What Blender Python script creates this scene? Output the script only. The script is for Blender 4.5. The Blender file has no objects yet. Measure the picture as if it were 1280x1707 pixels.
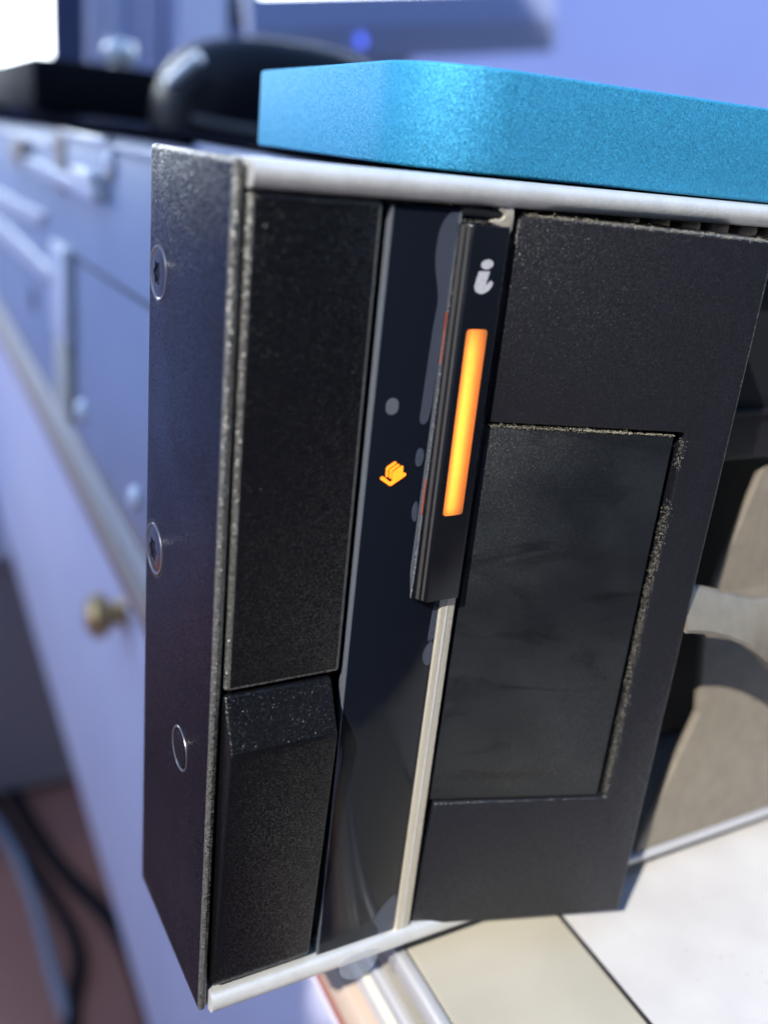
import bpy, bmesh, math, random
from mathutils import Vector, Matrix
random.seed(7)
S = 0.001                                    # everything below is written in millimetres
scn = bpy.context.scene

# ------------------------------------------------------------------ camera
cam_d = bpy.data.cameras.new("camera")
cam = bpy.data.objects.new("camera", cam_d)
scn.collection.objects.link(cam)
scn.camera = cam
R = [[0.87210022, -0.47910723, 0.09948601],
     [-0.09001220, -0.35691538, -0.92978988],
     [0.48097714, 0.80191500, -0.35439148]]
M4 = Matrix(((R[0][0], -R[1][0], -R[2][0], -0.02751468),
             (R[0][1], -R[1][1], -R[2][1], -0.07328586),
             (R[0][2], -R[1][2], -R[2][2], 0.08897356),
             (0, 0, 0, 1)))
cam.matrix_world = M4
cam_d.sensor_fit = 'VERTICAL'
cam_d.lens = 6.8
cam_d.sensor_height = 6.8 * 1707 / 1601.05
cam_d.sensor_width = cam_d.sensor_height * 0.749
cam_d.clip_start = 0.004
cam_d.clip_end = 60
cam_d.dof.use_dof = True
cam_d.dof.focus_distance = 0.0975
cam_d.dof.aperture_fstop = 2.9

# ------------------------------------------------------------------ world, sun, exposure
TRAVEL = Vector((1.05, 0.66, -1.0)).normalized()          # the way the sunlight goes
el = math.asin(-TRAVEL.z)
az = math.atan2(-TRAVEL.x, -TRAVEL.y)
w = bpy.data.worlds.new("World")
scn.world = w
w.use_nodes = True
nt = w.node_tree
nt.nodes.clear()
sky = nt.nodes.new("ShaderNodeTexSky")
sky.sky_type = 'NISHITA'
sky.sun_disc = False
sky.sun_elevation = el
sky.sun_rotation = az
sky.ozone_density = 5.0
sky.air_density = 1.2
sky.dust_density = 0.3
bg = nt.nodes.new("ShaderNodeBackground")
bg.inputs[1].default_value = 0.15
wo = nt.nodes.new("ShaderNodeOutputWorld")
nt.links.new(sky.outputs[0], bg.inputs[0])
nt.links.new(bg.outputs[0], wo.inputs[0])
sun_d = bpy.data.lights.new("sun", 'SUN')
sun_d.energy = 2.0
sun_d.angle = math.radians(0.5)
sun_d.color = (1.0, 0.96, 0.88)
sun = bpy.data.objects.new("sun", sun_d)
sun.rotation_euler = TRAVEL.to_track_quat('-Z', 'Y').to_euler()
sun.location = (-3, -2, 3)
scn.collection.objects.link(sun)
scn.view_settings.view_transform = 'Standard'
scn.view_settings.look = 'None'
scn.view_settings.gamma = 1
scn.cycles.caustics_reflective = False
scn.cycles.caustics_refractive = False
scn.view_settings.exposure = 1.9

# ------------------------------------------------------------------ materials
def nodes_of(m):
    return m.node_tree.nodes, m.node_tree.links

def mat(name, col, rough=0.5, metal=0.0, bump=None, var=None, flake=None, spec=0.5, alpha=None,
        coat=0.0, emit=None, estr=0.0, rvar=None):
    """bump=(scale, distance, detail) var=(scale, amount, detail, colour2) flake=(scale, amount)"""
    m = bpy.data.materials.new(name)
    m.use_nodes = True
    n, l = nodes_of(m)
    b = n["Principled BSDF"]
    b.inputs['Base Color'].default_value = (*col, 1)
    b.inputs['Roughness'].default_value = rough
    b.inputs['Metallic'].default_value = metal
    b.inputs['Specular IOR Level'].default_value = spec
    b.inputs['Coat Weight'].default_value = coat
    if alpha is not None:
        b.inputs['Alpha'].default_value = alpha
    if emit:
        b.inputs['Emission Color'].default_value = (*emit, 1)
        b.inputs['Emission Strength'].default_value = estr
    tc = n.new("ShaderNodeTexCoord")
    if var:
        sc, amt, det, c2 = var
        t = n.new("ShaderNodeTexNoise")
        t.inputs['Scale'].default_value = sc
        t.inputs['Detail'].default_value = det
        r = n.new("ShaderNodeValToRGB")
        r.color_ramp.elements[0].position = 0.5 - 0.5 * (1 - amt) * 0.5
        r.color_ramp.elements[1].position = 0.5 + 0.5 * (1 - amt) * 0.5
        r.color_ramp.elements[0].color = (*col, 1)
        r.color_ramp.elements[1].color = (*c2, 1)
        l.new(tc.outputs['Object'], t.inputs['Vector'])
        l.new(t.outputs['Fac'], r.inputs['Fac'])
        l.new(r.outputs['Color'], b.inputs['Base Color'])
    if rvar:
        sc, lo, hi = rvar
        t = n.new("ShaderNodeTexNoise")
        t.inputs['Scale'].default_value = sc
        t.inputs['Detail'].default_value = 6
        mr = n.new("ShaderNodeMapRange")
        mr.inputs[1].default_value = 0.3
        mr.inputs[2].default_value = 0.7
        mr.inputs[3].default_value = lo
        mr.inputs[4].default_value = hi
        l.new(tc.outputs['Object'], t.inputs['Vector'])
        l.new(t.outputs['Fac'], mr.inputs[0])
        l.new(mr.outputs[0], b.inputs['Roughness'])
    last = None
    if bump:
        sc, dist, det = bump
        t = n.new("ShaderNodeTexNoise")
        t.inputs['Scale'].default_value = sc
        t.inputs['Detail'].default_value = det
        bp = n.new("ShaderNodeBump")
        bp.inputs['Strength'].default_value = 1.0
        bp.inputs['Distance'].default_value = dist
        l.new(tc.outputs['Object'], t.inputs['Vector'])
        l.new(t.outputs['Fac'], bp.inputs['Height'])
        last = bp.outputs[0]
    if flake:                                   # tiny facets, each with its own tilt
        sc, amt = flake
        v = n.new("ShaderNodeTexVoronoi")
        v.inputs['Scale'].default_value = sc
        l.new(tc.outputs['Object'], v.inputs['Vector'])
        sub = n.new("ShaderNodeVectorMath")
        sub.operation = 'SUBTRACT'
        sub.inputs[1].default_value = (0.5, 0.5, 0.5)
        l.new(v.outputs['Color'], sub.inputs[0])
        scl = n.new("ShaderNodeVectorMath")
        scl.operation = 'SCALE'
        scl.inputs['Scale'].default_value = amt
        l.new(sub.outputs[0], scl.inputs[0])
        add = n.new("ShaderNodeVectorMath")
        add.operation = 'ADD'
        g = n.new("ShaderNodeNewGeometry")
        l.new(last if last else g.outputs['Normal'], add.inputs[0])
        l.new(scl.outputs[0], add.inputs[1])
        nm = n.new("ShaderNodeVectorMath")
        nm.operation = 'NORMALIZE'
        l.new(add.outputs[0], nm.inputs[0])
        last = nm.outputs[0]
    if last:
        l.new(last, b.inputs['Normal'])
    return m

M = {}
M['powder'] = mat("black_powder_coat", (.0035, .0035, .0045), .30, bump=(4200, 8e-5, 2), flake=(7600, .55), rvar=(60, .22, .38), spec=.36)
M['ear'] = mat("ear_powder_coat", (.0015, .002, .005), .30, spec=.15, bump=(3800, 2.6e-5, 2), flake=(8200, .34), rvar=(90, .22, .42))
M['flap'] = mat("fine_black_plastic", (.0085, .009, .0125), .38, bump=(5600, 3.5e-5, 2), flake=(9000, .38), var=(70, .2, 5, (.011, .011, .014)), spec=.42)
M['inlay'] = mat("label_panel_black", (.006, .007, .009), .42, bump=(5200, 2.6e-5, 2), flake=(9000, .3), var=(95, .5, 8, (.013, .015, .017)), rvar=(75, .30, .58), spec=.45)
M['edge'] = mat('worn_black_edge', (.085, .083, .078), .32, metal=.1, bump=(4200, 6e-5, 2), flake=(6600, .85), spec=.8)  # pale base paints sun highlights onto the ear and panel edges
M['lever'] = mat('lever_black', (.003, .003, .004), .33, bump=(4200, 5e-5, 2), flake=(7600, .36), rvar=(60, .26, .42), spec=.26)
M['edgeblack'] = mat("dark_gap_plastic", (.006, .006, .007), .5)
M['gloss'] = mat("glossy_black_panel", (.005, .007, .012), .10, bump=(300, 6e-6, 3), rvar=(400, .07, .2), spec=.2)
M['tab'] = mat("satin_black_tab", (.005, .006, .009), .22, bump=(3000, 6e-6, 3), rvar=(200, .16, .34), spec=.3)
M['tabside'] = mat("ribbed_tab_side", (.035, .032, .03), .5, bump=(4000, 3e-5, 3))
M['film'] = mat("clear_film", (.55, .60, .70), .25, alpha=.16)
M['bubble'] = mat("film_air_bubble", (.18, .21, .29), .30, alpha=.16)
M['lens'] = mat("unlit_lens", (.10, .11, .13), .4)
M['silver'] = mat("silver_paint", (.70, .70, .69), .46, metal=.5, bump=(3500, 1.6e-5, 3), flake=(7000, .12), var=(400, .2, 5, (.60, .60, .58)))
M['beigetrim'] = mat("brushed_trim", (.62, .57, .47), .42, metal=.5, bump=(5000, 2.5e-5, 2), flake=(7000, .25))
M['brown'] = mat("taupe_paint", (.215, .187, .15), .5, metal=.2, bump=(2600, 1.2e-5, 3), flake=(6000, .07), var=(500, .3, 5, (.18, .157, .127)))
M['blackmetal'] = mat("black_metal", (.006, .006, .008), .5, bump=(3000, 2e-5, 2))
M['steel'] = mat("galvanised_steel", (.40, .47, .61), .42, metal=.3, var=(25, .3, 4, (.33, .40, .54)))
M['brightsteel'] = mat("bright_steel", (.92, .93, .96), .30, metal=.25)
M['screw'] = mat("screw_black_oxide", (.045, .045, .05), .25, metal=.8)
M['screwrim'] = mat("worn_screw_rim", (.16, .16, .17), .28, metal=.8)
M['mark'] = mat("grey_print", (.50, .50, .54), .6, bump=(9000, 1e-5, 2), var=(3500, .3, 3, (.40, .40, .45)))
M['teal'] = mat("turquoise_anodised", (.022, .24, .45), .62, metal=.42, bump=(6000, 1.2e-5, 2), flake=(8500, .42), var=(5000, .4, 3, (.04, .30, .52)))
M['dust'] = mat("grey_dust", (.42, .39, .31), .9, var=(3000, .3, 2, (.30, .27, .20)))
M['board'] = mat("white_laminate", (.45, .44, .43), .30, bump=(900, 4e-6, 3), var=(90, .4, 8, (.40, .385, .38)))
def add_specks(m, scale, thr, col):
    n, l = nodes_of(m)
    b = n["Principled BSDF"]
    src = b.inputs['Base Color'].links[0].from_socket
    tc = n.new("ShaderNodeTexCoord")
    v = n.new("ShaderNodeTexVoronoi"); v.inputs['Scale'].default_value = scale; v.inputs['Randomness'].default_value = 1
    t = n.new("ShaderNodeTexNoise"); t.inputs['Scale'].default_value = scale * .35
    l.new(tc.outputs['Object'], v.inputs['Vector']); l.new(tc.outputs['Object'], t.inputs['Vector'])
    a = n.new("ShaderNodeMath"); a.operation = 'LESS_THAN'; a.inputs[1].default_value = thr
    c = n.new("ShaderNodeMath"); c.operation = 'GREATER_THAN'; c.inputs[1].default_value = .56
    d = n.new("ShaderNodeMath"); d.operation = 'MULTIPLY'
    mx = n.new("ShaderNodeMixRGB"); mx.inputs[2].default_value = (*col, 1)
    l.new(v.outputs['Distance'], a.inputs[0]); l.new(t.outputs['Fac'], c.inputs[0])
    l.new(a.outputs[0], d.inputs[0]); l.new(c.outputs[0], d.inputs[1])
    l.new(d.outputs[0], mx.inputs[0]); l.new(src, mx.inputs[1]); l.new(mx.outputs[0], b.inputs['Base Color'])
add_specks(M['board'], 620, .11, (.30, .27, .26))
add_specks(M['board'], 1500, .13, (.38, .35, .34))
M['wood'] = mat("beige_edge_board", (.35, .325, .27), .28, var=(60, .3, 6, (.30, .28, .23)), bump=(300, 1e-5, 4))
M['alu'] = mat("grey_aluminium", (.50, .50, .52), .4, metal=.4)
M['cream'] = mat("cream_edging", (.62, .58, .48), .45)
M['tan'] = mat("tan_edging", (.46, .36, .29), .5)
M['red'] = mat("red_line", (.24, .10, .08), .5)
M['lav'] = mat("pale_lavender_paint", (.66, .64, .80), .5, var=(18, .2, 4, (.60, .59, .76)))
M['wall'] = mat("lavender_wall", (.195, .25, .54), .8, var=(2.5, .2, 4, (.165, .22, .50)))
M['darkwall'] = mat('slate_wall', (.10, .10, .12), .8, var=(3, .2, 4, (.085, .085, .105)))
M['whitewall'] = mat("white_plaster", (.72, .72, .74), .8, var=(3, .2, 4, (.68, .68, .70)))
M['brass'] = mat("brass", (.62, .45, .22), .38, metal=1)
M['floor'] = mat("reddish_brown_floor", (.36, .16, .12), .5, var=(5, .2, 6, (.29, .12, .09)))
M['grey'] = mat("grey_cabinet_paint", (.30, .27, .32), .55)
M['black'] = mat("black_plastic", (.010, .010, .014), .35)
M['glossblack'] = mat("gloss_black_plastic", (.012, .012, .016), .22)
M['matt'] = mat('matt_black_plastic', (.007, .007, .010), .7, spec=.12)
M['knobwhite'] = mat('glossy_white_plastic', (.93, .93, .95), .2, coat=.6)
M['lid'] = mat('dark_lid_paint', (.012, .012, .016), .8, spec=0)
M['dull'] = mat("dull_black_plastic", (.008, .008, .012), .42, spec=.13)
M['cableblack'] = mat("black_rubber", (.012, .012, .014), .5)
M['cablewhite'] = mat("pale_cable", (.20, .21, .26), .5)
M['curtain'] = mat("pale_curtain", (.62, .64, .80), .9)
M['bluegrey'] = mat("blue_grey_panel", (.26, .31, .52), .6)
M['screenwhite'] = mat("lit_white_screen", (.8, .8, .8), .3, emit=(.86, .95, 1.0), estr=2.2)
M['screenblue'] = mat("dark_blue_screen", (.03, .04, .10), .2)
M['chin'] = mat("silver_chin", (.30, .33, .50), .4, metal=.2)
M['led'] = mat("blue_led", (.05, .08, .5), .3, emit=(.10, .16, 1.0), estr=.5)
M['chrome'] = mat("chrome", (.85, .86, .9), .12, metal=1)
M['icon'] = mat("lit_amber_icon", (.3, .1, .01), .4, emit=(1.0, .20, .010), estr=.75)
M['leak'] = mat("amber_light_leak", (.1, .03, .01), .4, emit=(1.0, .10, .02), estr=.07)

def smear(m, rot, scl, scale, lo, hi, col, rough):
    """greasy wipe marks: stretched noise that darkens and glosses the sheet"""
    n, l = nodes_of(m)
    b = n["Principled BSDF"]
    tc = n.new("ShaderNodeTexCoord")
    mp = n.new("ShaderNodeMapping")
    mp.inputs['Rotation'].default_value = rot
    mp.inputs['Scale'].default_value = scl
    t = n.new("ShaderNodeTexNoise")
    t.inputs['Scale'].default_value = scale
    t.inputs['Detail'].default_value = 5
    t.inputs['Distortion'].default_value = 1.2
    mr = n.new("ShaderNodeMapRange")
    mr.inputs[1].default_value = lo
    mr.inputs[2].default_value = hi
    l.new(tc.outputs['Object'], mp.inputs[0]); l.new(mp.outputs[0], t.inputs['Vector']); l.new(t.outputs['Fac'], mr.inputs[0])
    for sock, val in (('Base Color', (*col, 1)), ('Roughness', None)):
        src = b.inputs[sock].links[0].from_socket
        mx = n.new("ShaderNodeMixRGB")
        mx.inputs[2].default_value = val or (rough, rough, rough, 1)
        l.new(mr.outputs[0], mx.inputs[0]); l.new(src, mx.inputs[1]); l.new(mx.outputs[0], b.inputs[sock])
smear(M['inlay'], (0, math.radians(25), 0), (1, 1, 3.6), 75, .54, .70, (.0052, .0058, .007), .34)

def amber():
    m = bpy.data.materials.new("amber_light_bar")
    m.use_nodes = True
    n, l = nodes_of(m)
    b = n["Principled BSDF"]
    b.inputs['Base Color'].default_value = (.35, .12, .03, 1)
    b.inputs['Roughness'].default_value = .35
    tc = n.new("ShaderNodeTexCoord")
    sep = n.new("ShaderNodeSeparateXYZ")
    l.new(tc.outputs['Object'], sep.inputs[0])
    mx = n.new("ShaderNodeMapRange")            # across the bar: the lamp sits behind its left side
    mx.inputs[1].default_value = .0224
    mx.inputs[2].default_value = .02465
    l.new(sep.outputs['X'], mx.inputs[0])
    cx = n.new("ShaderNodeValToRGB")
    e = cx.color_ramp.elements
    e[0].position, e[0].color = 0.0, (.16, .16, .16, 1)
    e[1].position, e[1].color = 1.0, (.10, .10, .10, 1)
    for p_, v_ in ((.10, .5), (.25, 1.0), (.48, .8), (.66, .40), (.84, .14)):
        k = e.new(p_)
        k.color = (v_, v_, v_, 1)
    l.new(mx.outputs[0], cx.inputs[0])
    mz = n.new("ShaderNodeMapRange")
    mz.inputs[1].default_value = .0600
    mz.inputs[2].default_value = .0783
    l.new(sep.outputs['Z'], mz.inputs[0])
    cz = n.new("ShaderNodeValToRGB")
    e = cz.color_ramp.elements
    e[0].position, e[0].color = 0.0, (.30, .30, .30, 1)
    e[1].position, e[1].color = 1.0, (.28, .28, .28, 1)
    for p_, v_ in ((.05, .75), (.3, 1.0), (.6, .95), (.88, .8), (.97, .45)):
        k = e.new(p_)
        k.color = (v_, v_, v_, 1)
    l.new(mz.outputs[0], cz.inputs[0])
    t = n.new("ShaderNodeTexNoise")
    t.inputs['Scale'].default_value = 1500
    t.inputs['Detail'].default_value = 5
    l.new(tc.outputs['Object'], t.inputs['Vector'])
    mt = n.new("ShaderNodeMapRange")
    mt.inputs[1].default_value = .3
    mt.inputs[2].default_value = .7
    mt.inputs[3].default_value = .92
    mt.inputs[4].default_value = 1.06
    l.new(t.outputs['Fac'], mt.inputs[0])
    a = n.new("ShaderNodeMath"); a.operation = 'MULTIPLY'
    c = n.new("ShaderNodeMath"); c.operation = 'MULTIPLY'
    d = n.new("ShaderNodeMath"); d.operation = 'MULTIPLY'
    l.new(cx.outputs[0], a.inputs[0]); l.new(cz.outputs[0], a.inputs[1])
    l.new(a.outputs[0], c.inputs[0]); l.new(mt.outputs[0], c.inputs[1])
    l.new(c.outputs[0], d.inputs[0]); d.inputs[1].default_value = 1.35
    b.inputs['Emission Color'].default_value = (1.0, .188, .018, 1)
    l.new(d.outputs[0], b.inputs['Emission Strength'])
    return m
M['amber'] = amber()

# ------------------------------------------------------------------ helpers
def thing(name, label, cat, loc=(0, 0, 0), group=None):
    o = bpy.data.objects.new(name, None)
    o.empty_display_size = .01
    o.location = Vector(loc) * S
    o['label'] = label
    o['category'] = cat
    if group:
        o['group'] = group
    scn.collection.objects.link(o)
    return o

def root_loc(parent):
    v = Vector((0, 0, 0))
    while parent:
        v += parent.location
        parent = parent.parent
    return v

def link(name, bm, m, parent=None, bevel=0, seg=2, angle=30, smooth=True, edge=None):
    if bevel:
        bmesh.ops.remove_doubles(bm, verts=bm.verts, dist=1e-5)
        bm.normal_update()
        es = [e for e in bm.edges if len(e.link_faces) == 2 and e.calc_face_angle(0) > .35]
        bmesh.ops.bevel(bm, geom=es, offset=bevel, segments=seg, profile=.5, affect='EDGES', clamp_overlap=True, material=1 if edge else -1)
    bmesh.ops.recalc_face_normals(bm, faces=bm.faces)
    off = root_loc(parent)
    for v in bm.verts:
        v.co = v.co * S - off
    me = bpy.data.meshes.new(name)
    bm.to_mesh(me)
    bm.free()
    me.materials.append(m)
    if edge:
        me.materials.append(edge)
    if smooth:
        for p in me.polygons:
            p.use_smooth = True
        me.set_sharp_from_angle(angle=math.radians(angle))
    o = bpy.data.objects.new(name, me)
    scn.collection.objects.link(o)
    if parent:
        o.parent = parent
    return o

def add_box(bm, x0, x1, y0, y1, z0, z1, mtx=None):
    vs = [bm.verts.new((x, y, z)) for x in (x0, x1) for y in (y0, y1) for z in (z0, z1)]
    for f in ((0, 1, 3, 2), (4, 6, 7, 5), (0, 4, 5, 1), (2, 3, 7, 6), (0, 2, 6, 4), (1, 5, 7, 3)):
        bm.faces.new([vs[i] for i in f])
    if mtx:
        for v in vs:
            v.co = mtx @ v.co
    return vs

def box(name, x0, x1, y0, y1, z0, z1, m, parent=None, bevel=0, seg=2, mtx=None, edge=None):
    bm = bmesh.new()
    add_box(bm, x0, x1, y0, y1, z0, z1, mtx)
    return link(name, bm, m, parent, bevel, seg, edge=edge)

def add_prism(bm, poly, axis, a0, a1, mtx=None):
    """poly is 2-D in the two other axes, in x,y,z order"""
    def pt(p, a):
        q = [p[0], p[1]]
        q.insert(axis, a)
        return Vector(q)
    A = [bm.verts.new(pt(p, a0)) for p in poly]
    B = [bm.verts.new(pt(p, a1)) for p in poly]
    n = len(poly)
    bm.faces.new(A)
    bm.faces.new(list(reversed(B)))
    for i in range(n):
        bm.faces.new((A[i], B[i], B[(i + 1) % n], A[(i + 1) % n]))
    if mtx:
        for v in A + B:
            v.co = mtx @ v.co
    return A + B

def prism(name, poly, axis, a0, a1, m, parent=None, bevel=0, seg=2, mtx=None, angle=30, edge=None):
    bm = bmesh.new()
    add_prism(bm, poly, axis, a0, a1, mtx)
    return link(name, bm, m, parent, bevel, seg, angle, edge=edge)

def smooth_closed(pts, it=2):
    for _ in range(it):
        q = []
        for i in range(len(pts)):
            a, b = Vector(pts[i]), Vector(pts[(i + 1) % len(pts)])
            q += [a * .75 + b * .25, a * .25 + b * .75]
        pts = [tuple(v) for v in q]
    return pts

def rounded_rect(x0, x1, y0, y1, r, n=10):
    out = []
    for cx, cy, a in ((x1 - r, y1 - r, 0), (x0 + r, y1 - r, 90), (x0 + r, y0 + r, 180), (x1 - r, y0 + r, 270)):
        for i in range(n + 1):
            t = math.radians(a + 90 * i / n)
            out.append((cx + r * math.cos(t), cy + r * math.sin(t)))
    return out

def tube(name, pts, r, m, parent=None, n=10, it=3):
    for _ in range(it):
        q = [pts[0]]
        for a, b in zip(pts, pts[1:]):
            a, b = Vector(a), Vector(b)
            q += [a * .75 + b * .25, a * .25 + b * .75]
        q.append(pts[-1])
        pts = [tuple(v) for v in q]
    bm = bmesh.new()
    rings = []
    for i, p in enumerate(pts):
        a = Vector(pts[max(0, i - 1)])
        b = Vector(pts[min(len(pts) - 1, i + 1)])
        d = (b - a).normalized()
        u = d.orthogonal().normalized() if not rings else (uprev - d * uprev.dot(d)).normalized()
        uprev = u
        v = d.cross(u)
        rings.append([bm.verts.new(Vector(p) + r * (u * math.cos(2 * math.pi * k / n) + v * math.sin(2 * math.pi * k / n))) for k in range(n)])
    for A, B in zip(rings, rings[1:]):
        for k in range(n):
            bm.faces.new((A[k], A[(k + 1) % n], B[(k + 1) % n], B[k]))
    bm.faces.new(rings[0])
    bm.faces.new(rings[-1])
    return link(name, bm, m, parent)

def lathe(bm, prof, origin, axis, n=32):
    """prof: (radius, height along axis)"""
    axis = Vector(axis).normalized()
    u = axis.orthogonal().normalized()
    v = axis.cross(u)
    o = Vector(origin)
    prev = None
    for r, h in prof:
        if r < 1e-6:
            ring = [bm.verts.new(o + axis * h)]
        else:
            ring = [bm.verts.new(o + axis * h + r * (u * math.cos(2 * math.pi * k / n) + v * math.sin(2 * math.pi * k / n))) for k in range(n)]
        if prev:
            for k in range(n):
                a, b = prev[k % len(prev)], prev[(k + 1) % len(prev)]
                c, d = ring[(k + 1) % len(ring)], ring[k % len(ring)]
                f = []
                for x in (a, b, c, d):
                    if x not in f:
                        f.append(x)
                if len(f) > 2:
                    bm.faces.new(f)
        prev = ring

def structure(o):
    o['kind'] = 'structure'
    return o

# ------------------------------------------------------------------ the room
structure(box("floor", -2500, 3000, -2500, 2000, -640, -600, M['floor']))
structure(box("wall", -1500, 3000, 1250, 1330, -600, 900, M['wall']))
structure(box("front_wall", -1080, 3000, -1180, -1100, -600, 1900, M['darkwall']))  # unseen dark wall added to keep sky reflections off the server front
# unseen wall added to shape the sun: pier beside the opening, low wall below
bm = bmesh.new()
add_box(bm, -1080, -1000, -555, 580, -600, 1650)
add_box(bm, -1080, -1000, -1099, -555.5, -600, 880)
structure(link("window_wall", bm, M['whitewall']))
win = thing("window_frame", "white sill and post of the open window at the left of the desk", "window", (-1040, -820, 880))  # frame added around the opening that lets the sun through
box("sill", -1100, -985, -1098, -591, 880.5, 905, M['whitewall'], win, 3)
box("post", -1070, -1010, -590, -556, 880.5, 1650, M['whitewall'], win, 3)

# ------------------------------------------------------------------ the desk
desk = thing("desk", "lavender drawer desk with beige and grey edging strips carrying the server", "desk", (13, -5, -600))
Y0, Y1 = -45, 1080
box("top_panel", 33, 700, Y0, Y1, -31, -14, M['lav'], desk, .5)
box("edge_board", 27.95, 700, Y0, Y1, -13.8, -4.76, M['wood'], desk, .5)
box("grey_strip", 26.1, 27.9, Y0, Y1, -7.6, -4.7, M['alu'], desk, .6, 3)
box("grey_strip", 27.2, 32.9, Y0, Y1, -16.6, -14.1, M['alu'], desk, .5, 3)
box("cream_strip", 26.7, 32.9, Y0, Y1, -18.0, -16.7, M['cream'], desk, .35)
box("grey_strip", 26.9, 32.9, Y0, Y1, -20.6, -18.1, M['alu'], desk, .5, 3)
box("tan_strip", 25.2, 32.9, Y0, Y1, -26.4, -20.7, M['tan'], desk, .6)
box("red_strip", 24.8, 32.9, Y0, Y1, -27.3, -26.5, M['red'], desk, .15)
box("edge_core", 25.6, 61, Y0, Y1, -31, -27.4, M['lav'], desk, .3)
box("side_panel", 62, 700, Y0 + 20, Y1 - 10, -310, -31.2, M['lav'], desk, .5)
drawer = box("drawer_front", 58, 61.8, Y0 + 25, Y1 - 16, -304, -36, M['lav'], desk, .8)
bm = bmesh.new()
lathe(bm, [(0, 17), (6, 16.6), (9.6, 14), (10.2, 9.5), (6, 6), (5, 3), (8, 0)], (58, 312, -116), (-1, 0, 0))
link("drawer_knob", bm, M['brass'], drawer)
for x, y in ((640, -20), (640, 1000), (400, 1000), (300, -20)):
    box("leg", x, x + 40, y, y + 40, -600, -310.2, M['grey'], desk, 1)
desk.rotation_euler.z = -math.atan(.05)

board = box("white_board", 49.6, 680, -42, 780, -4.73, -4, M['board'], None, .12,
            mtx=Matrix.Translation((49.6, -10, 0)) @ Matrix.Rotation(-math.atan(.05), 4, 'Z') @ Matrix.Translation((-49.6, 10, 0)))
board['label'] = "white laminate board lying on the beige desk top under the server"
board['category'] = "board"

box("edge_band", 49.3, 49.58, -42, 780, -4.73, -4.06, M['black'], board, .1, mtx=Matrix.Translation((49.6, -10, 0)) @ Matrix.Rotation(-math.atan(.05), 4, 'Z') @ Matrix.Translation((-49.6, 10, 0)))  # black strip painted in for the shaded gap along the board
# ------------------------------------------------------------------ the server
srv = thing("rack_server", "black rack server with lit amber status bar and silver trims on the white board", "server", (0, 0, -4))

# --- case behind the front: its flank runs back at a slight angle to the front
case = box("case", 26, 470, 30, 600, -3.95, 86.6, M['steel'], srv, .6)
case_parts = [case]
def cpart(o):
    case_parts.append(o)
    return o
cpart(box("lid", 25.2, 471, 23, 601, 86.7, 87.3, M['lid'], case, .2))
cpart(box("rim_strip", 24.0, 25.9, 169, 236, 82.0, 84.4, M['brightsteel'], case, .6))
cpart(box("rim_strip", 24.5, 25.9, 30, 168, 81.6, 83.4, M['steel'], case, .4))
cpart(box("rim_strip", 24.2, 25.9, 254, 560, 77.6, 80.2, M['brightsteel'], case, .5))
cpart(prism("top_rail", [(100, 86.65), (100, 85.7), (240, 84.5), (570, 80.6), (570, 86.65)], 0, 23.6, 25.9, M['lid'], case, .1))  # dark strip standing in for shadow along the upper flank
cpart(box("rim_seam", 25.0, 25.9, 237, 253, 66, 84, M['tan'], case, .2))
cpart(prism("bracket", [(174, 69.3), (174, 73.0), (316, 72.4), (302, 68.6)], 0, 21.8, 25.9, M['brightsteel'], case, .6))
cpart(box("bracket_hook", 21.4, 25.9, 175, 204, 72.9, 76, M['brightsteel'], case, .8))
cpart(box("bracket_clip", 22, 25.9, 318, 345, 68, 77, M['tan'], case, .8))
cpart(prism("vent_strip", smooth_closed([(274, 56.6), (274, 56.6), (297, 50.4), (297, 50.4), (432, 43.8), (560, 40), (560, 50), (429, 51.4)], 1), 0, 24.0, 25.9, M['brightsteel'], case, .5))
cpart(prism("vent_strip", smooth_closed([(255, 39.8), (255, 39.8), (278, 34.4), (278, 34.4), (438, 29.2), (560, 26), (560, 36), (434, 38.9)], 1), 0, 24.0, 25.9, M['brightsteel'], case, .5))
cpart(box("post", 22.6, 25.9, 226, 253, 22, 51, M['brightsteel'], case, 1.2))
cpart(box("post", 23.2, 25.9, 227, 252, -3, 21.8, M['cream'], case, 1.2))
for y_, z_, rr, hh, mm_ in ((320, 20, 5, .5, 'screw'), (169, 78.3, 3.6, 1.8, 'brightsteel'), (212, 5.8, 4, 2, 'brightsteel'), (140, 4.9, 3, 1.8, 'brightsteel')):
    bm = bmesh.new()
    lathe(bm, [(0, hh), (rr * .65, hh * .9), (rr, hh * .3), (rr, -.3)], (25.6, y_, z_), (-1, 0, 0), 20)
    cpart(link("case_screw", bm, M[mm_], case))
cpart(prism("side_seam", [(60, 54.8), (226, 49.9), (226, 49.0), (60, 53.9)], 0, 25.7, 25.96, M['blackmetal'], case))
for o in case_parts:
    for v in o.data.vertices:
        v.co.x += .05 * (v.co.y - .022) * max(0, min(1, (.235 - v.co.x) / .21))

# --- the left ear: a folded cover with screws
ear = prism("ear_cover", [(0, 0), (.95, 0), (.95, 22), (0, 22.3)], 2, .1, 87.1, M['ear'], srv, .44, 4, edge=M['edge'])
box("ear_core", 1.0, 26, 2.6, 22.2, .3, 86.6, M['edgeblack'], srv)

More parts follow.
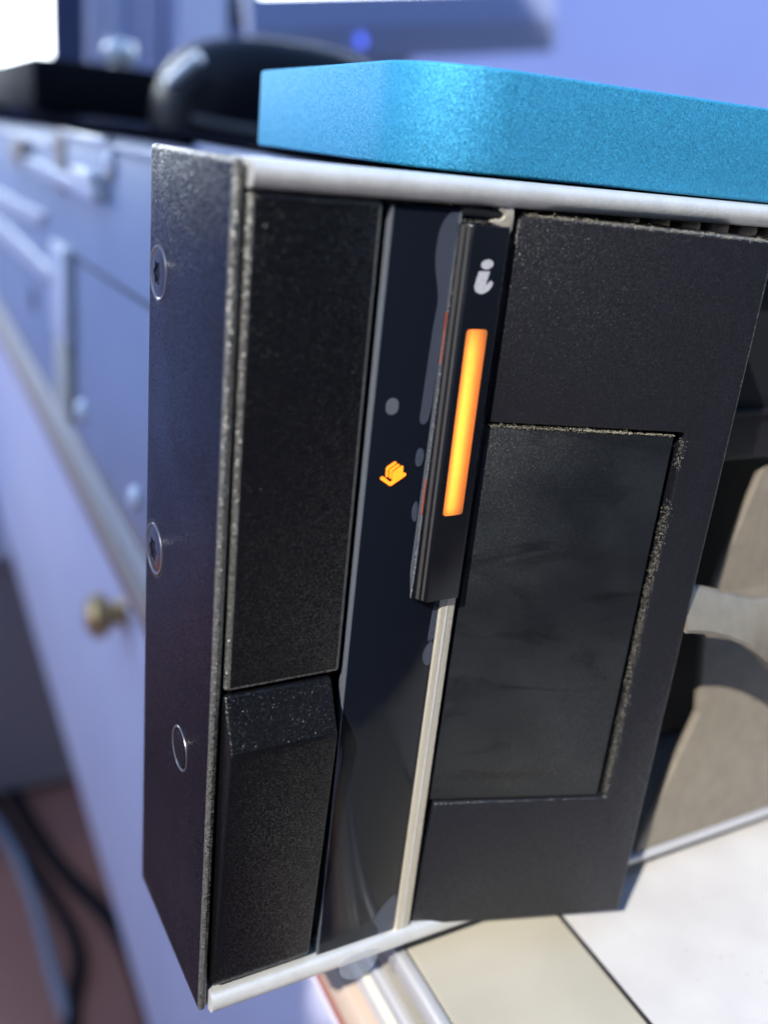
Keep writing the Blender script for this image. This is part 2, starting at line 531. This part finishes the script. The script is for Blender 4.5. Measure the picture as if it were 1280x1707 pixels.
def screw(y, z, r, parent, slot=True):
    bm = bmesh.new()
    n = 36
    rim = []
    lathe(bm, [(r * 1.02, -.05), (r * 1.0, .10), (r * .93, .13), (r * .86, .02), (r * .86, -.05)], (0, y, z), (-1, 0, 0), n)
    o = link("screw_rim", bm, M['screwrim'], parent)
    bm = bmesh.new()
    lathe(bm, [(r * 1.16, -.01), (r * 1.10, .035), (r * 1.03, .01)], (0, y, z), (-1, 0, 0), n)
    link("countersink", bm, M['edgeblack'], parent)
    bm = bmesh.new()
    out, mid, star, low = [], [], [], []
    for k in range(n):
        t = 2 * math.pi * k / n
        c, s = math.cos(t), math.sin(t)
        rs = r * (.40 + .07 * math.cos(6 * t))
        out.append(bm.verts.new((-.02, y + r * .86 * c, z + r * .86 * s)))
        mid.append(bm.verts.new((-.14, y + r * .66 * c, z + r * .66 * s)))
        star.append(bm.verts.new((-.15, y + rs * c, z + rs * s)))
        low.append(bm.verts.new((.35, y + rs * .95 * c, z + rs * .95 * s)))
    for A, B in ((out, mid), (mid, star), (star, low)):
        for k in range(n):
            bm.faces.new((A[k], A[(k + 1) % n], B[(k + 1) % n], B[k]))
    bm.faces.new(low)
    link("screw", bm, M['screw'], parent)

screw(19.0, 75.5, 2.65, ear)
screw(18.9, 46.7, 2.85, ear)
bm = bmesh.new()
lathe(bm, [(2.5, -.02), (2.45, .09), (2.3, .10), (2.15, .0), (1.9, -.0)], (0, 8.75, 28.2), (-1, 0, 0), 32)
link("rivet_rim", bm, M['screwrim'], ear)
bm = bmesh.new()
lathe(bm, [(0, .03), (1.9, .03), (2.2, -.05)], (0, 8.75, 28.2), (-1, 0, 0), 32)
link("rivet", bm, M['ear'], ear)

# --- silver trims above and below the front
def bar_profile(zc, r, depth):
    pts = []
    for i in range(13):
        t = math.radians(90 + 180 * i / 12)
        pts.append((r * .95 * math.cos(t), zc + r * math.sin(t)))
    pts += [(depth, zc - r), (depth, zc + r)]
    return pts
prism("top_trim", bar_profile(86.05, 1.10, 4), 0, 1.25, 480, M['silver'], srv, angle=50)
prism("bottom_trim", bar_profile(1.35, 1.22, 4), 0, 1.15, 48, M['silver'], srv, angle=50)
box("trim_gap", 26.1, 480, 4.1, 22.4, 84.9, 86.6, M['edgeblack'], srv)

# --- left panel and the latch lever under it
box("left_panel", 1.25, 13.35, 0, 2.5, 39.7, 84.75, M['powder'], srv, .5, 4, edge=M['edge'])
box("panel_recess", 1.0, 14.4, 2.55, 2.9, 2.3, 84.9, M['edgeblack'], srv)
bm = bmesh.new()
add_prism(bm, [(.1, 39.3), (-2.45, 34.2), (-2.5, 33.4), (-.75, 4.4), (-.2, 3.4), (2.4, 3.4), (2.4, 39.3)], 0, 1.2, 12.5)
link("latch_lever", bm, M['lever'], srv, .38, 3)
prism("lever_ramp", [(-.09, 39.1), (-2.44, 34.4), (-2.2, 34.3), (.1, 39.0)], 0, 1.45, 12.25, M['powder'], srv)

# --- glossy indicator panel under a clear film
panel = prism("indicator_panel", [(14.1, 84.55), (13.85, 2.5), (23.85, 2.3), (25.2, 45), (25.2, 84.0), (20.9, 84.6)], 1, .0, 2.5, M['gloss'], srv, .12)
prism("film_edge", [(13.98, 84.55), (13.74, 2.5), (13.96, 2.5), (14.2, 84.55)], 1, -.13, .9, M['film'], panel, .05)
prism("film_edge", [(20.84, 84.6), (20.84, 83.4), (20.2, 50), (20.55, 46.9), (20.7, 50), (20.98, 84.6)], 1, -.14, .02, M['film'], panel)
bub = [
    [(20.84, 84.55), (19.9, 84.2), (19.1, 83.2), (18.85, 81.5), (18.9, 79.8), (19.4, 78), (19.72, 76.7), (19.5, 74.5), (19.38, 71), (19.25, 67), (19.15, 65.4), (19.7, 65.0), (20.35, 65.8), (20.6, 75), (20.84, 84)],
    [(19.9, 62.8), (19.35, 62.7), (19.2, 61.8), (19.35, 61), (19.9, 60.9), (20.2, 62)],
    [(20.0, 57.5), (19.6, 57.1), (19.5, 56.3), (19.65, 55.5), (20.1, 55.1), (20.2, 56.4)],
    [(24.0, 41.5), (23.5, 41.2), (23.0, 40.4), (22.95, 39.5), (23.3, 38.7), (23.95, 38.4), (24.1, 40)],
    [(24.1, 46.2), (23.55, 46.2), (23.35, 43), (23.3, 41.5), (23.7, 41.4), (24.2, 42)],
    [(23.6, 8.2), (22.6, 7.4), (21.6, 6.4), (20.9, 5.2), (21.1, 4.2), (21.8, 3.6), (21.5, 2.9), (22.2, 2.5), (23.8, 2.5), (23.9, 6)],
    [(14.05, 31), (14.5, 30.6), (14.5, 28), (14.1, 24), (14.05, 18), (13.98, 12), (13.95, 20)],
]
for b in bub:
    prism("film_bubble", smooth_closed(b, 2), 1, -.06, -.02, M['bubble'], panel)
prism("unlit_lens", smooth_closed(rounded_rect(15.45, 16.75, 66.2, 67.75, .6, 6), 0), 1, -.05, -.015, M['lens'], panel)
tabp = [(16.2, 2.4), (16.15, .6), (16.6, -.5), (17.6, -1.3), (18.8, -1.55), (20.0, -1.1), (20.8, -.2), (21.1, .8), (21.1, 2.4)]
prism("film_pull_tab", smooth_closed(tabp, 1), 1, -1.45, -1.37, M['film'], panel)
icons = [       # the tray, then three cards standing in it (front one whole, two showing only their far edges)
    [(15.60, 60.06), (15.80, 60.24), (16.02, 60.16), (16.72, 59.60), (18.10, 60.44), (18.28, 60.40), (18.36, 60.22), (18.22, 60.10), (16.84, 59.26), (16.68, 59.26), (15.70, 59.92)],
    [(16.99, 60.68), (17.74, 61.13), (17.93, 61.12), (17.97, 60.42), (17.82, 60.22), (17.02, 59.76), (16.88, 59.86), (16.86, 60.46)],
    [(16.54, 60.84), (16.70, 60.98), (17.36, 61.36), (17.52, 61.30), (17.50, 61.20), (16.86, 60.82), (16.74, 60.62), (16.76, 60.04), (16.66, 59.98), (16.58, 60.06)],
    [(16.14, 61.02), (16.30, 61.20), (17.00, 61.62), (17.16, 61.56), (17.14, 61.46), (16.46, 61.04), (16.34, 60.84), (16.38, 60.22), (16.28, 60.14), (16.18, 60.24)],
]
bm = bmesh.new()
for ic in icons:
    add_prism(bm, ic, 1, -.14, -.02)
ico = link("warning_icon", bm, M['icon'], panel, smooth=False)
ico['label'] = "lit amber icon of three upright cards on a tray"

# --- side trim with its hook, and the pull-out tab in front of it
trim = prism("side_trim", [(23.95, 2.35), (25.95, 2.2), (26.25, 84), (24.4, 84)], 1, -.30, 1.5, M['beigetrim'], srv, .25, 3)
prism("trim_ridge", [(24.75, 2.5), (25.0, 2.5), (25.35, 84), (25.1, 84)], 1, -.36, -.2, M['silver'], trim, .04)
hook = smooth_closed([(26.35, 82.6), (26.4, 84.5), (26.1, 85.15), (25.4, 85.1), (24.6, 85.0), (24.8, 84.6), (25.3, 84.5), (25.35, 83.9), (24.0, 83.85), (24.0, 83.55), (25.3, 83.3), (25.5, 82.6)], 1)
prism("trim_hook", hook, 1, -.45, .6, M['beigetrim'], trim, .06)
prism("hook_rib", [(21.0, 84.05), (24.95, 83.95), (25.1, 84.5), (21.0, 84.85)], 1, -.30, .5, M['edgeblack'], trim, .1)

tab = prism("info_tab", [(20.75, -.02), (21.55, -.95), (21.8, -1.2), (25.55, -1.2), (25.75, -1.05), (25.8, .0)], 2, 46.7, 83.35, M['tab'], srv, .10, 2)
# shear the bottom of the tab to the slightly wider spread seen there
prism("tab_rib", [(20.98, -.35), (21.15, -.62), (21.28, -.60), (21.12, -.30)], 2, 46.9, 83.2, M['tabside'], tab)
prism("tab_rib", [(21.36, -.80), (21.52, -.99), (21.62, -.95), (21.46, -.74)], 2, 46.9, 83.2, M['tabside'], tab)
prism("amber_light", rounded_rect(22.38, 24.64, 56.02, 74.25, .32, 5), 1, -1.26, -1.1, M['amber'], tab, .04)
im = smooth_closed([(22.887, 79.453), (22.887, 79.453), (24.028, 79.472), (24.028, 79.472), (23.902, 78.964), (23.735, 78.199), (23.843, 78.216), (24.212, 78.659), (24.446, 78.59), (24.55, 78.42), (24.44, 78.08), (24.068, 77.696), (23.596, 77.476), (23.137, 77.468), (22.72, 77.669), (22.542, 78.038), (22.64, 78.56), (22.777, 79.118)], 2)
bm = bmesh.new()
add_prism(bm, im, 1, -1.225, -1.19)
add_prism(bm, [(23.634 + .635 * math.cos(t * math.pi / 14) + .03 * math.sin(t * math.pi / 14), 80.065 + .43 * math.sin(t * math.pi / 14) + .03 * math.cos(t * math.pi / 14)) for t in range(28)], 1, -1.225, -1.19)
im_o = link("info_mark", bm, M['mark'], tab)
im_o['label'] = "grey italic letter i"
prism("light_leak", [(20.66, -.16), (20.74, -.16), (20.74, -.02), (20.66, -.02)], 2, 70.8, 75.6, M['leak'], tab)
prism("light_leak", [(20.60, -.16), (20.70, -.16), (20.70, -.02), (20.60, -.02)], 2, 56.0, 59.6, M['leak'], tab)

# --- the hinged flap on the right, standing slightly open
A = math.radians(17.5)
ROT = Matrix.Translation((27.15, 0, 0)) @ Matrix.Rotation(-A, 4, 'Z')
def flapbox(name, w0, w1, d0, d1, z0, z1, m, parent, bevel=0, seg=2):
    return box(name, w0, w1, d0, d1, z0, z1, m, parent, bevel, seg, ROT)
bm = bmesh.new()
TK = 9.0
# outline in (w, z); the notch leaves the room of the inlay
add_prism(bm, [(0, 64.9), (21.25, 64.7), (21.25, 19.4), (0, 19.8), (-.85, 1.8), (26.4, 1.75), (26.4, 84.1), (0, 84.5)], 1, 0, TK, ROT)
flap = link("hinged_flap", bm, M['flap'], srv, .35, 3)
flapbox("flap_back", .5, 26, 2.3, TK - .6, 19, 65.2, M['edgeblack'], flap)
inlay = link("inlay_panel", (lambda b: (add_prism(b, [(-.02, 64.35), (20.1, 64.15), (20.1, 19.8), (-.6, 20.2)], 1, .18, 2.2, ROT), b)[1])(bmesh.new()), M['inlay'], flap, .12, 2)

# dust: fibres and specks gathered along the edges
def dust(name, runs, parent, n_per_mm, size, tr=None):
    bm = bmesh.new()
    for (p, q, spread) in runs:
        p, q = Vector(p), Vector(q)
        for _ in range(int((q - p).length * n_per_mm)):
            t = random.random()
            c = p.lerp(q, t) + Vector([random.gauss(0, s) for s in spread])
            d = Vector([random.gauss(0, 1) for _ in range(3)]).normalized() * size * random.uniform(.5, 1.6)
            e = d.orthogonal().normalized() * size * .28
            k = d.cross(e).normalized() * size * .28
            if random.random() < .07:
                d *= 2.6
                e *= .45
                k *= .45
            pts = [c - d, c + e, c - e * .5 + k, c - e * .5 - k, c + d + e * random.uniform(-2, 2)]
            v = [bm.verts.new(tr @ x if tr else x) for x in pts]
            for f in ((0, 1, 2), (0, 2, 3), (0, 3, 1), (4, 2, 1), (4, 3, 2), (4, 1, 3)):
                bm.faces.new([v[i] for i in f])
    o = link(name, bm, M['dust'], parent, smooth=False)
    o['kind'] = 'stuff'
    return o
dust("dust", [((0.3, -.02, 84.45), (25.5, .0, 84.1), (.1, .10, .08)), ((3, .5, 84.4), (26, .5, 84.1), (.2, .3, .12)),
              ((0, .05, 64.62), (15, .05, 64.5), (.1, .1, .10)), ((10, .05, 64.5), (20, .05, 64.4), (.1, .1, .05)),
              ((21.15, .3, 63.8), (21.2, .3, 61.0), (.13, .4, .2)), ((21.15, .35, 57), (21.0, .4, 46), (.12, .45, .2)),
              ((21.1, .6, 46), (21.1, .6, 34), (.08, .4, .2)), ((21.15, .3, 34), (21.15, .3, 19.8), (.12, .4, .3))],
     flap, 40, .07, ROT)
dust("dust", [((2, -.1, 84.95), (26, -.2, 84.9), (.1, .18, .05)), ((21, -.1, 83.6), (26, -.1, 83.5), (.2, .2, .08)),
              ((1.4, -.05, 85.0), (14, -.05, 84.95), (.1, .1, .04)), ((20.9, -.1, 83), (20.55, -.1, 47), (.05, .1, .1))], srv, 16, .06)

# --- the bay to the right of the flap
box("bay_back", 27, 480, 22.5, 29, .3, 86.5, M['blackmetal'], srv)
box("drive_cover", 62, 150, 6, 22.4, 56, 83.2, M['blackmetal'], srv, .6)
box("drive_ledge", 62, 150, 5.2, 5.95, 62.2, 63.0, M['blackmetal'], srv, .2)
for i, x in enumerate((44.0, 48.4, 53.0, 57.4, 62, 66.6)):
    box("vent_tooth", x, x + 3.1, 5.4, 8, 83.5, 84.9, M['brown'], srv, .5)
def plate(outline, y0, k, th):
    """a sheet whose front leans back: y = y0 + k z"""
    bm = bmesh.new()
    A_ = [bm.verts.new((x, y0 + k * z, z)) for x, z in outline]
    B_ = [bm.verts.new((x, y0 + k * z + th, z)) for x, z in outline]
    n = len(outline)
    bm.faces.new(A_)
    bm.faces.new(list(reversed(B_)))
    for q in range(n):
        bm.faces.new((A_[q], B_[q], B_[(q + 1) % n], A_[(q + 1) % n]))
    return link("bay_plate", bm, M['brown'], srv, .12)
plate([(62.6, 1.3), (150, 1.3), (150, 37), (71.2, 37), (72.2, 20), (67.6, 11)], -.35, .15, 1.2)
plate([(70.5, 33), (150, 33), (150, 54.4), (79.6, 54.4), (78.6, 53.6)], .9, .12, .0 + 1.0)
box('bay_lip', 48.1, 480, -.7, 4.0, .15, 1.15, M['alu'], srv, .2)
# flared handle reaching right from behind the flap
bm = bmesh.new()
xs = [52.4, 53.3, 54.5, 57, 60, 63, 66, 70, 76]
tops = [46.6, 46.4, 46.0, 45.4, 44.5, 43.5, 42.6, 42.0, 41.5]
bots = [41.6, 41.5, 41.2, 40.6, 39.5, 38.1, 36.4, 33.8, 29.0]
ring_prev = None
for x, t, b in zip(xs, tops, bots):
    y = -8.15 + .03 * (x - 52.4)
    prof = [(y, b), (y - .2, b + .5), (y + .9, (t + b) / 2), (y + 2.0, t - .5), (y + 2.5, t), (y + 3.2, t), (y + 3.2, b)]
    ring = [bm.verts.new((x, p[0], p[1])) for p in prof]
    if ring_prev:
        for k in range(len(ring)):
            bm.faces.new((ring_prev[k], ring_prev[(k + 1) % len(ring)], ring[(k + 1) % len(ring)], ring[k]))
    else:
        bm.faces.new(ring)
    ring_prev = ring
bm.faces.new(ring_prev)
link("bay_handle", bm, M['brown'], srv, .0, angle=50)

# ------------------------------------------------------------------ the turquoise box on the lid
drv = thing("portable_drive", "turquoise anodised metal slab with rounded corners lying on top of the server", "portable drive", (60, 36, 87.3))
prism("shell", rounded_rect(19.4, 140, 6.4, 64, 9.5, 16), 2, 87.35, 96.6, M['teal'], drv, .35, 3,
      mtx=Matrix.Translation((19.4, 6.4, 0)) @ Matrix.Rotation(math.radians(-5.5), 4, 'Z') @ Matrix.Translation((-19.4, -6.4, 0)))

# ------------------------------------------------------------------ things behind
mouse = thing("computer_mouse", "black rounded computer mouse lying on the server lid behind the turquoise slab", "mouse", (124, 285, 87.3))
bm = bmesh.new()
NU, NV = 28, 12
grid = []
for j in range(NV + 1):
    row = []
    ph = math.pi / 2 * j / NV
    for i in range(NU):
        th = 2 * math.pi * i / NU
        k = .62
        cr = math.cos(ph) ** .45
        X = 47 * cr * math.copysign(abs(math.cos(th)) ** .75, math.cos(th))
        Yv = 30 * cr * math.copysign(abs(math.sin(th)) ** .75, math.sin(th))
        Z = 33 * math.sin(ph) ** .9 * (1 - .10 * (X / 47) ** 2)
        row.append(bm.verts.new((124 + X, 285 + Yv, 87.4 + Z)))
    grid.append(row)
for A_, B_ in zip(grid, grid[1:]):
    for i in range(NU):
        bm.faces.new((A_[i], A_[(i + 1) % NU], B_[(i + 1) % NU], B_[i]))
bm.faces.new(grid[0])
bm.faces.new(grid[-1])
bmesh.ops.remove_doubles(bm, verts=bm.verts, dist=1e-3)
link("body", bm, M['dull'], mouse, angle=70)
tube("side_button", [(83.5, 257.5, 110), (79.5, 261, 105.5), (76.5, 267, 101)], 2.2, M['brightsteel'], mouse)  # bright tube put in as a highlight on the mouse side
tube("cord", [(84, 262, 91), (88, 250, 90), (94, 235, 89.2), (100, 222, 89.2), (102, 200, 89.2)], 1.6, M['cableblack'], mouse)

fb = thing("flat_box", "long low black box with a small pale knob lying across the server", "box", (130, 450, 87.3))
prism("body", [(47, 345), (230, 345), (230, 590), (60, 590)], 2, 88.3, 108, M['matt'], fb, 1.5)
for x, y in ((56, 355), (220, 355), (68, 580), (220, 580)):
    box("foot", x - 4, x + 4, y - 4, y + 4, 87.35, 88.25, M['cableblack'], fb)
bm = bmesh.new()
lathe(bm, [(3.5, 0), (3.5, 1.5), (6, 3), (6.6, 6), (5, 9.6), (0, 11)], (82, 352, 107.8), (0, 0, 1), 20)
link("knob", bm, M['knobwhite'], fb)  # white bead put in for a bright glint on the box

cab = thing("grey_cabinet", "grey floor cabinet standing behind the desk at the left", "cabinet", (-20, 960, -600))
box("body", -200, 157, 830, 1060, -590, -328, M['grey'], cab, 3)
box("top_board", -203, 160, 826, 1063, -327.8, -313, M['grey'], cab, 2)
box("plinth", -190, 150, 845, 1050, -600, -590.2, M['black'], cab)

def monitor(name, label, x0, x1, y, z0, z1, bez, base_z, smat, fmat, tilt=0, yaw=0, chin=0, xm=0):
    t = thing(name, label, "monitor", ((x0 + x1) / 2, y + 20, base_z))
    c = Vector(((x0 + x1) / 2, y, (z0 + z1) / 2))
    mt = Matrix.Translation(c) @ Matrix.Rotation(yaw, 4, 'Z') @ Matrix.Rotation(tilt, 4, 'Y') @ Matrix.Translation(-c)
    bm = bmesh.new()
    add_box(bm, x0, x1, y, y + 22, z0, z1, mt)
    link("frame", bm, fmat, t, 1.5)
    bm = bmesh.new()
    add_box(bm, x0 + bez, x1 - bez, y - 1.2, y - .2, z0 + bez + chin, z1 - bez, mt)
    link("screen", bm, smat, t)
    box("stand", xm - 25, xm + 25, y + 24, y + 40, base_z + 10, z1 - 60, fmat, t, 2)
    box("base", xm - 60, xm + 60, y - 30, y + 70, base_z + .1, base_z + 9.9, fmat, t, 3)
    return t, mt
monitor("monitor", "dark framed monitor with glowing white screen at the top left", -330, 216, 1000, 92, 450, 35, -5.9, M['screenwhite'], M['screenblue'], xm=190)
m2, mt2 = monitor("monitor", "tilted blue grey monitor with blue power light behind the turquoise slab", 262, 527, 690, 158, 330, 10, -5.9, M['screenwhite'], M['chin'], tilt=math.radians(-9), yaw=math.radians(-10), chin=38, xm=400)
bm = bmesh.new()
add_box(bm, 263, 526, 689.0, 689.9, 181, 205, mt2)
link("bezel_band", bm, M['bluegrey'], m2)
bm = bmesh.new()
lathe(bm, [(0, 2.5), (3.5, 2), (4.2, 0)], mt2 @ Vector((352, 689, 172)), (0, -1, 0), 16)
link("power_light", bm, M['led'], m2)

cur = thing("curtain", "pale hanging curtain with soft folds in front of the wall", "curtain", (330, 1200, -600))
bm = bmesh.new()
pf = [(250 + i * 2.0, 1190 + 9 * math.sin(i * .62) + 4 * math.sin(i * .23 + 1)) for i in range(48)]
pf = pf + [(x, y + 3) for x, y in reversed(pf)]
add_prism(bm, pf, 2, -590, 880)
link("cloth", bm, M['curtain'], cur, angle=80)
wc = thing("wall_cabinet", "blue grey panel cabinet with a dark post beside the curtain", "cabinet", (390, 1190, -600))
box("body", 350, 423, 1160, 1245, -600, 520, M['bluegrey'], wc, 2)
box("door", 356, 417, 1154, 1159.5, -580, 500, M['lav'], wc, 1.5)
box("post", 425, 448, 1150, 1245, 204, 520, M['black'], wc, 2)

# cables on the floor under the desk
def cable(name, label, pts, r, m):
    o = tube(name, pts, r, m)
    o['label'] = label
    o['category'] = "cable"
    o['group'] = "cables on the floor beside the desk"
z = -593
cable("power_cable", "thick black cable nearest the desk on the reddish floor", [(60, 1000, z), (87, 880, z), (111, 708, z), (150, 610, z), (150, 500, z), (130, 300, z), (60, 120, z)], 7.5, M['matt'])
cable("power_cable", "second black cable bending on the reddish floor left of the first", [(50, 960, z), (75, 798, z), (106, 651, z), (112, 585, z), (84, 525, z), (60, 300, z), (20, 100, z)], 6, M['matt'])
cable("power_cable", "pale cable running along the reddish floor at the far left", [(40, 900, z), (79, 770, z), (86, 660, z), (84, 570, z), (88, 520, z), (80, 300, z), (60, 100, z)], 5, M['cablewhite'])
